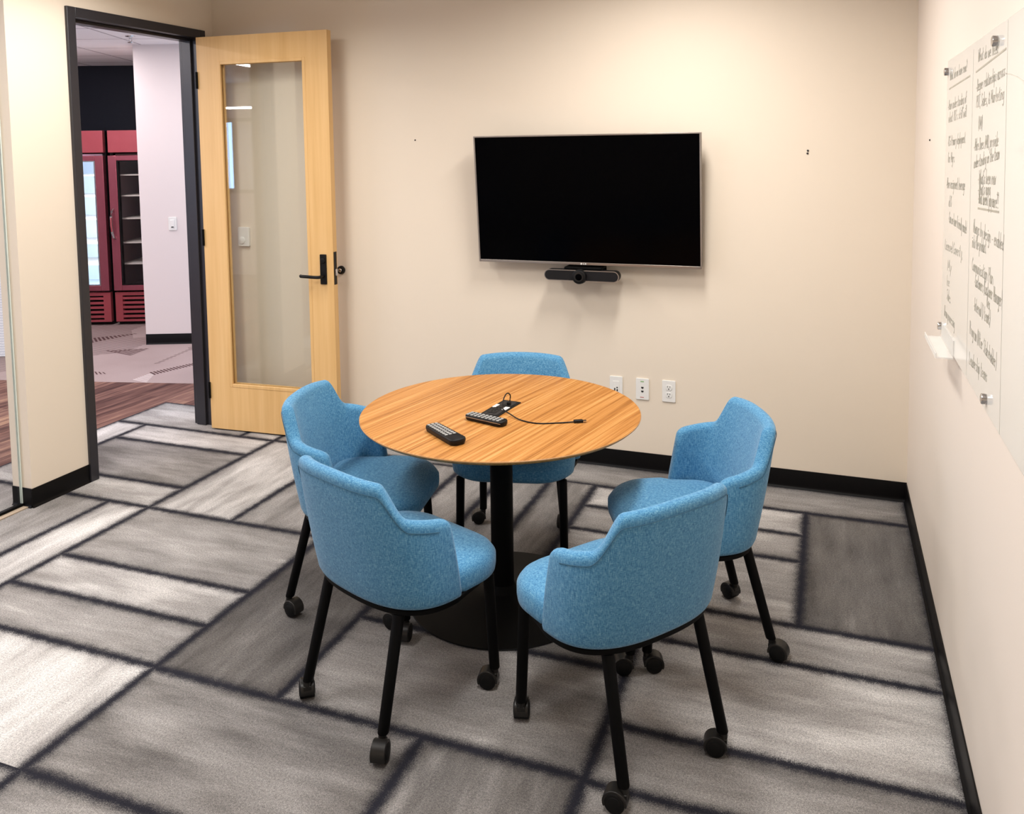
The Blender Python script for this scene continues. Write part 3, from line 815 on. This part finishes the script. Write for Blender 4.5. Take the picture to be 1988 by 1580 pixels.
TEXT = [
("What do we have now?",-1.351,1.910,-1.710,1.911),("-Have understanding of",-1.321,1.818,-1.712,1.824),("what RD's skill will",-1.342,1.778,-1.720,1.786),
("-RS's Primary deployment",-1.340,1.704,-1.715,1.714),("for Mgrs",-1.356,1.653,-1.509,1.656),("-More assignment leverage",-1.335,1.571,-1.731,1.583),
("of IS",-1.404,1.516,-1.469,1.520),("-Can we have friendly model",-1.407,1.469,-1.782,1.467),("Licensed Coverity,",-1.339,1.375,-1.720,1.393),
("My",-1.415,1.316,-1.509,1.325),("Ice",-1.409,1.268,-1.473,1.273),("Sales",-1.418,1.228,-1.503,1.226),("Draw processing",-1.371,1.166,-1.606,1.170),
("What do we Need?",-1.890,1.919,-2.183,1.913),("-Deeper relationships across",-1.873,1.844,-2.258,1.856),("PDT, Sales, & Marketing",-1.883,1.803,-2.255,1.806),
("(AM)",-1.922,1.747,-1.988,1.747),("-Mike Does AMD, provide",-1.862,1.692,-2.206,1.706),("understanding on the team",-1.871,1.647,-2.223,1.677),
("-What's been now",-1.943,1.610,-2.188,1.619),("-What's going",-1.948,1.583,-2.126,1.591),("-What doesn't pay more??",-1.952,1.562,-2.230,1.567),
("Always by design - enabled",-1.893,1.483,-2.304,1.482),("into the product",-1.884,1.443,-2.093,1.451),("Communication Plan",-1.891,1.384,-2.196,1.392),
("-Customers (Customer Manager)",-1.935,1.350,-2.308,1.360),("Reg",-2.122,1.329,-2.163,1.326),("-Internal (7 teams)",-1.935,1.288,-2.176,1.294),
("Program (After Stakeholder)",-1.884,1.216,-2.267,1.215),("Leadership teams",-1.891,1.136,-2.160,1.157)]


def ribbon(mb, pts, wd, x):
    """flat stroke on the board; pts are (y, z) in board space"""
    for i in range(len(pts) - 1):
        a, b = Vector(pts[i]), Vector(pts[i + 1]); d = b - a
        if d.length < 1e-6: continue
        d.normalize(); n = Vector((-d.y, d.x)) * wd / 2; a2 = a - d * wd * .3; b2 = b + d * wd * .3
        q = [a2 + n, b2 + n, b2 - n, a2 - n]
        mb.rings([[(x, p.x, p.y) for p in q], [(x - .00035, p.x, p.y) for p in q]])


hwm = MB(); rnd = random.Random(5)
for t, ya, za, yb, zb in TEXT:
    tot = sum(WID.get(ch, 3.9) for ch in t)
    k = abs(yb - ya) / tot; hs = .0044; x = 0
    for ch in t:
        for st in GL.get(ch, []):
            pts = []
            for gx, gz in st:
                f = (x + gx + .16 * max(gz, 0) * .5) / tot
                pts.append((ya + (yb - ya) * f + 1.285 + rnd.uniform(-.0006, .0006), za + (zb - za) * f + gz * hs * (.9 if za > 1.62 else 1) + rnd.uniform(-.0007, .0007) - 1.086))
            ribbon(hwm, pts, .0021, XB - .0001)
        x += WID.get(ch, 3.9)
for ya, za, yb, zb in ((-1.342, 1.884, -1.763, 1.893), (-1.863, 1.895, -2.259, 1.913), (-1.955, 1.549, -2.237, 1.560)):
    ribbon(hwm, [(ya + 1.285, za - 1.086), (yb + 1.285, zb - 1.086)], .005, XB - .0001)
hwm.build('handwriting', M['ink'], wb, smooth=False)
ml = MB()
for y0, z0, y1, z1 in ((-1.81, 1.957, -1.848, 1.095), (-2.27, 1.97, -2.322, 1.088)):
    ribbon(ml, [(y0 + 1.285, z0 - 1.086), (y1 + 1.285, z1 - 1.086)], .005, XB - .0001)
arc = [(-2.14 - .5 * sin(t / 12 * pi / 2) + 1.285, 1.865 - .16 * (1 - cos(t / 12 * pi / 2)) - 1.086) for t in range(13)]
ribbon(ml, arc, .0022, XB - .0001)
ml.build('column_lines', M['inkline'], wb, smooth=False)
tr = empty('pen_tray', (XB, -1.305, 1.085), 0, 'clear acrylic pen tray on the lower corner of the glass board', 'pen tray')
mb = MB(); mb.box((-.046, -.305, -.006), (0, 0, -.001)); mb.box((-.0495, -.305, -.006), (-.046, 0, .010))
mb.build('tray', M['tray'], tr, bevel=.001)
MB().box((-.003, -.305, -.001), (-.0005, -.024, .05)).build('back_plate', M['tray'], tr)

# ------------------------------------------------------------------ table
TX, TY, TZ = -1.5195, -1.4455, .730
tb = empty('round_table', (TX, TY, 0), 0, 'round meeting table with a striped wood top and black pedestal', 'table')
MB().lathe([(.001, TZ - .022), (.485, TZ - .022), (.512, TZ - .017), (.5225, TZ - .008), (.5245, TZ - .005), (.5245, TZ - .002), (.5225, TZ), (.4, TZ), (.001, TZ)], n=128).build('tabletop', M['table_wood'], tb)
MB().lathe([(.5246, TZ - .0060), (.5254, TZ - .0055), (.5254, TZ - .0022), (.5246, TZ - .0016)], n=128).build('edge_band', M['table_edge'], tb)
MB().box((-.24, -.24, TZ - .045), (.24, .24, TZ - .0225)).build('support_plate', M['black_metal'], tb, bevel=.004)
MB().cyl((0, 0, .018), (0, 0, TZ - .044), .043, n=40).build('column', M['black_metal'], tb)
MB().lathe([(.001, .0005), (.352, .0005), (.357, .003), (.354, .006), (.25, .010), (.075, .022), (.055, .03), (.045, .06), (.001, .06)], n=96).build('base', M['black_metal'], tb)
pb = empty('_tmp', (0, 0, 0)); bpy.data.objects.remove(pb)
pbm = Matrix.Translation((-.0065, .021, TZ)) @ Matrix.Rotation(radians(-6.5), 4, 'Z')
bx = MB().prism(rrect(.076, .196, .004, 4), 0, .0035); bx.bm.transform(pbm)
box_o = bx.build('power_box', M['black'], tb, bevel=.001)
def pbx(lo, hi, name, mat, parent=box_o):
    m = MB().box(lo, hi, pbm); return m.build(name, mat, parent)
pbx((-.028, -.088, .0034), (.028, .088, .0042), 'recess', M['slot'])
for y in (-.052, -.010):
    s = MB().prism(rrect(.036, .036, .003, 3, -.006, y), .0042, .0056); s.bm.transform(pbm); s.build('socket', M['hood'], box_o)
    for dx, dy in ((-.012, .006), (0, .006), (-.006, -.008)):
        pbx((dx - .0025, y + dy - .004, .0056), (dx + .0025, y + dy + .004, .0062), 'contact_hole', M['black'])
pbx((-.012, .028, .0042), (.012, .048, .0054), 'data_port', M['hood'])
pbx((-.034, -.006, .0036), (-.020, .030, .0060), 'white_sticker', M['white'])
pbx((.014, -.022, .0042), (.032, .014, .0058), 'white_sticker', M['white'])


def smooth_path(P, n=8):
    P = [Vector(p) for p in P]; out = []
    for i in range(len(P) - 1):
        p0, p1, p2, p3 = P[max(i - 1, 0)], P[i], P[i + 1], P[min(i + 2, len(P) - 1)]
        for k in range(n):
            t = k / n
            out.append(.5 * ((2 * p1) + (-p0 + p2) * t + (2 * p0 - 5 * p1 + 4 * p2 - p3) * t * t + (-p0 + 3 * p1 - 3 * p2 + p3) * t ** 3))
    out.append(P[-1]); return out


cb = empty('usb_cable', (TX + .012, TY + .06, TZ + .0056), 0, 'thin black cable looping from the power box across the table', 'cable')
zt = -.0056
loop = smooth_path([(.0, .002, .0), (.002, .008, .022), (.003, .005, .038), (-.003, -.008, .047), (-.010, -.022, .036), (-.008, -.045, .016), (.010, -.085, .008),
                    (.05, -.118, .004), (.10, -.150, zt + .0035), (.17, -.166, zt + .0026), (.24, -.138, zt + .0026), (.292, -.112, zt + .004)], 8)
MB().tube(loop, .0023, 10).build('cord', M['black'], cb)
pm = Matrix.Translation((.306, -.1045, zt + .0055)) @ Matrix.Rotation(radians(28), 4, 'Z')
MB().box((-.017, -.0075, -.005), (.017, .0075, .005), pm).build('plug', M['black'], cb, bevel=.0025)
MB().box((.017, -.0055, -.002), (.029, .0055, .002), pm).build('plug_tip', M['chrome'], cb)
MB().box((-.007, -.007, .0005), (.007, .007, .011)).build('upright_plug', M['black'], cb, bevel=.001)


def remote(name_label, cx, cy, ang, L, Wd, H, rows, cols, taper, keypad):
    """keyed remote lying on the table; long axis local x"""
    r = empty('remote_control', (TX + cx, TY + cy, TZ + .0003), radians(ang), name_label, 'remote control', 'remote controls on the table')
    st = []
    n = 24
    for z, k in ((0, .86), (.003, .93), (H * .5, 1.0), (H - .004, 1.0), (H - .001, .97), (H, .92)):
        ring = []
        for (x, y) in rrect(L, Wd, min(Wd * .38, .02), 6):
            f = 1 - taper * (x / L + .5)
            ring.append((x + (k - 1) * math.copysign(Wd / 2, x), y * k * f, z))
        st.append(ring)
    MB().rings(st).build('body', M['black'], r, angle=50)
    x0, x1 = keypad
    for i in range(rows):
        for j in range(cols):
            x = x0 + (x1 - x0) * (i + .5) / rows; f = 1 - taper * (x / L + .5)
            y = (j - (cols - 1) / 2) * (Wd * .78 / cols) * f
            sx = (x1 - x0) / rows * .32; sy = Wd * .78 / cols * .34 * f
            MB().box((x - sx, y - sy, H - .0006), (x + sx, y + sy, H + .0018)).build('key', M['key'], r, bevel=.0006, segs=1)
    return r


remote('black remote nearest the table edge, rounded at one end', -.073, -.336, -36, .205, .056, .021, 9, 3, -.12, (-.096, .045))
rm2 = remote('slim black keypad remote lying beside the power box', .001, -.143, -15.5, .172, .052, .019, 9, 3, 0, (-.082, .07))
MB().box((-.083, -.0268, .013), (.083, -.0262, .0145)).build('trim_strip', M['chrome'], rm2)

# ------------------------------------------------------------------ chairs
A_, YC, B_, NE = .275, .218, .197, 2.6
ZB, LEAN, TS = .402, .18, .046


def plan(s):
    """s in [-1,1]: s=0 rear centre, +-1 arm front (base level). returns outer point and inward normal"""
    th = s * pi / 2
    def P(th):
        return Vector((A_ * math.copysign(abs(sin(th)) ** (2 / NE), th), YC - B_ * abs(cos(th)) ** (2 / NE)))
    p = P(th)
    e = 1e-3
    d = P(min(th + e, pi / 2)) - P(max(th - e, -pi / 2))
    if d.length < 1e-9: d = Vector((0, math.copysign(1, -s) if s < 0 else 1))
    d.normalize()
    n = Vector((-d.y, d.x))
    return p, n


# resample the outline evenly by arc length
_samp = [plan(-1 + 2 * i / 4000)[0] for i in range(4001)]
_arc = [0]
for i in range(4000): _arc.append(_arc[-1] + (_samp[i + 1] - _samp[i]).length)
NU = 84
UQ = []
j = 0
for i in range(NU + 1):
    tgt = _arc[-1] * i / NU
    while j < 3999 and _arc[j + 1] < tgt: j += 1
    k = (tgt - _arc[j]) / max(_arc[j + 1] - _arc[j], 1e-9)
    UQ.append(_samp[j].lerp(_samp[min(j + 1, 4000)], k))
UN = []
for i in range(NU + 1):
    d = (UQ[min(i + 1, NU)] - UQ[max(i - 1, 0)]).normalized(); UN.append(Vector((-d.y, d.x)))


def rim_h(p, s_end):
    u = abs(p.x) / A_
    hb = .797 - .010 * (min(u, .72) / .72) ** 2
    yv = .092
    ha = .680 - .027 * max(0, min(1, (p.y - yv) / (YC - yv)))
    f = max(0, min(1, (u - .675) / (.882 - .675)))
    f = .22 * f + .78 * f * f * (3 - 2 * f)
    h = hb * (1 - f) + ha * f
    r = .030; d = s_end + .020
    if d < r: h -= r - sqrt(max(0, r * r - (r - d) ** 2))
    return h


def shell_mesh():
    rings = []
    def section(p, n, h, t):
        """closed profile: outer up, rounded rim, inner down"""
        r = t / 2; pr = []
        pr.append((.012, ZB + .002)); pr.append((.004, ZB + .004)); pr.append((0, ZB + .016))
        for k in range(1, 6): pr.append((0 - .0035 * sin(pi * k / 6), ZB + .016 + (h - r - ZB - .016) * k / 6))
        for k in range(0, 9):
            a = pi - pi * k / 8; pr.append((r + r * cos(a), h - r + r * sin(a)))
        for k in range(1, 7): pr.append((t + .007 * sin(pi * k / 7), h - r + (ZB + .03 - h + r) * k / 6))
        out = []
        for d, z in pr:
            q = p + n * d
            out.append((q.x, q.y - LEAN * (z - ZB), z))
        return out
    arc = _arc[-1]
    def add(i, fwd, t):
        p = UQ[i].copy(); n = UN[i].copy(); se = min(i, NU - i) * arc / NU
        h = rim_h(p, se)
        off = (TS - t) / 2
        p = p + n * off + Vector((0, fwd))
        if fwd:
            d = .020 - fwd; r = .030
            h = rim_h(p, 1.0) - (r - sqrt(max(0, r * r - (r - d) ** 2)))
        rings.append(section(p, n, h, t))
    ends = [(f_, max(.007, TS * sqrt(1 - (f_ / .0205) ** 2))) for f_ in (.0200, .0190, .0170, .0140, .0100, .0050)]
    for fwd, t in ends: add(0, fwd, t)
    for i in range(NU + 1): add(i, 0, TS)
    for fwd, t in reversed(ends): add(NU, fwd, t)
    return MB().rings(rings)


def seat_outline(inset):
    pts = []
    n = 18
    hwid, y0, y1 = .253 - inset, .055 + inset * .6, .478 - inset
    rf, rb = .145 - inset * .6, .10
    # front right corner -> front left -> rear
    def arcp(cx, cy, r, a0, a1, m, ex=1.0):
        for i in range(m + 1):
            a = radians(a0 + (a1 - a0) * i / m); pts.append((cx + r * cos(a), cy + r * sin(a)))
    arcp(hwid - rf, y1 - rf, rf, 0, 90, n); arcp(-hwid + rf, y1 - rf, rf, 90, 180, n)
    ih = .222 - inset
    pts.append((-hwid, .262 + inset * .1)); pts.append((-ih - .012, .234 + inset * .1))
    arcp(-ih + rb, y0 + rb, rb, 180, 270, n); arcp(ih - rb, y0 + rb, rb, 270, 360, n)
    pts.append((ih + .012, .234 + inset * .1)); pts.append((hwid, .262 + inset * .1))
    out = []
    for x, y in pts:
        if y > .25: y += .012 * (1 - (x / .258) ** 2) * min(1, (y - .25) / .15)
        out.append((x, y))
    return out


def make_chair():
    c = empty('armchair', (0, 0, 0))
    shell_mesh().build('back_shell', M['fabric'], c, angle=60)
    sp_ = []
    for i in range(4, NU - 3):
        p = UQ[i]; h = rim_h(p, min(i, NU - i) * _arc[-1] / NU); z = h - .030
        q = p - UN[i] * .0022; sp_.append((q.x, q.y - LEAN * (z - ZB), z))
    MB().tube(sp_, .0013, 6).build('piping', M['seam'], c)
    rg = []
    for ins, z in ((.030, .388), (.012, .390), (.002, .398), (0, .412), (0, .438), (.004, .452), (.012, .463), (.026, .471), (.06, .477), (.11, .480)):
        rg.append([(x, y, z - (.010 * max(0, (y - .36) / .12) ** 2 if z > .44 else 0)) for x, y in seat_outline(ins)])
    rg.append([(x * .02, .26 + (y - .26) * .02, .4815) for x, y in seat_outline(.11)])
    MB().rings(rg).build('seat', M['fabric'], c, angle=60)
    # black frame under shell and seat
    fo_ = [UQ[i] + UN[i] * .010 for i in range(0, NU + 1, 2)] + [Vector((-.238, .34)), Vector((-.205, .425)), Vector((-.1, .45))][::-1][::-1]
    poly = [UQ[i] + UN[i] * .012 for i in range(0, NU + 1, 2)]
    poly += [Vector((.240, .33)), Vector((.215, .41)), Vector((.13, .448)), Vector((-.13, .448)), Vector((-.215, .41)), Vector((-.240, .33))]
    MB().rings([[(p.x, p.y, z) for p in poly] for z in (.383, .3985)]).build('underframe', M['black_metal'], c, bevel=.003)
    for (xt, yt, xb, yb) in ((-.209, .405, -.214, .423), (.209, .405, .214, .423), (-.166, .076, -.183, -.010), (.166, .076, .183, -.010)):
        l = MB().cyl((0, 0, .382 - .055), (0, 0, .012), .0175, .0165, 24, .003)
        a = Vector((xt, yt, .382)); b = Vector((xb, yb, .055))
        # shear the tube so that it leans from foot to top
        for v in l.bm.verts:
            f = v.co.z / (.382 - .055); v.co.x += (xt - xb) * f; v.co.y += (yt - yb) * f
        lo = l.build('leg', M['black_metal'], c); lo.location = b
    return c


def add_casters(chair, swivels):
    legs = [o for o in chair.children if o.name.split('.')[0] == 'leg']
    for lo, a in zip(legs, swivels):
        R = .029; wd = .021
        hd = MB()
        hd.cyl((0, 0, -.004), (0, 0, .018), .0115, n=16)
        # hood: a thick arc over the wheel, wheel centre trails by .024
        ring = []
        for k in range(0, 15):
            t = radians(-25 + 215 * k / 14); ring.append((t,))
        rs = []
        for (t,) in ring:
            sec = []
            for (rr, yy) in ((R + .004, -wd), (R + .004, wd), (R - .004, wd), (R - .004, -wd)):
                sec.append((.022 + rr * cos(t), yy, -.0255 + rr * sin(t)))
            rs.append(sec)
        hd.rings(rs)
        hd.box((-.010, -.012, -.016), (.020, .012, -.002))
        ho = hd.build('caster_hood', M['hood'], lo, bevel=.002); ho.rotation_euler = (0, 0, a)
        wh = MB().cyl((.022, -wd - .002, -.0265), (.022, wd + .002, -.0265), .0275, n=32, bev=.004)
        wh.cyl((.022, -wd - .0035, -.0265), (.022, wd + .0035, -.0265), .019, n=28, bev=.002)
        wo = wh.build('wheel', M['tyre'], lo); wo.rotation_euler = (0, 0, a)


def copy_tree(o, parent=None):
    c = o.copy(); COL.objects.link(c); c.parent = parent
    if parent is not None: c.matrix_parent_inverse = o.matrix_parent_inverse.copy()
    for ch in list(o.children): copy_tree(ch, c)
    return c


proto = make_chair()
add_casters(proto, (2.0, .4, -2.0, -1.2))
GRP = 'blue armchairs around the round table'
CH = [(-2.247, -1.636, .164, 'blue fabric armchair on casters at the left of the table, in front of the door', (2.3, 4.37, 2.6, 1.2)),
      (-1.698, -2.284, 1.198, 'blue fabric armchair at the front left of the table, seen from behind', (5.26, -2.6, 2.6, -1.0)),
      (-.742, -2.174, 2.508, 'blue fabric armchair nearest the camera on the right, seen from behind', (.9, 2.55, 2.2, 2.3)),
      (-.613, -1.350, 3.576, 'blue fabric armchair beside the right wall, facing left', (-1.66, .7, -2.2, .5)),
      (-1.657, -.839, -1.330, 'blue fabric armchair behind the table below the television', (2.0, -1.0, 1.5, .2))]
for i, (x, y, th_, lab, sw_) in enumerate(CH):
    o = proto if i == 0 else copy_tree(proto)
    o.location = (x, y, 0.0005); o.rotation_euler = (0, 0, th_ - pi / 2)
    tag(o, lab, 'chair', GRP)
    legs = [q for q in o.children if q.name.split('.')[0] == 'leg']
    for lo, a in zip(legs, sw_):
        for q in lo.children: q.rotation_euler = (0, 0, a)
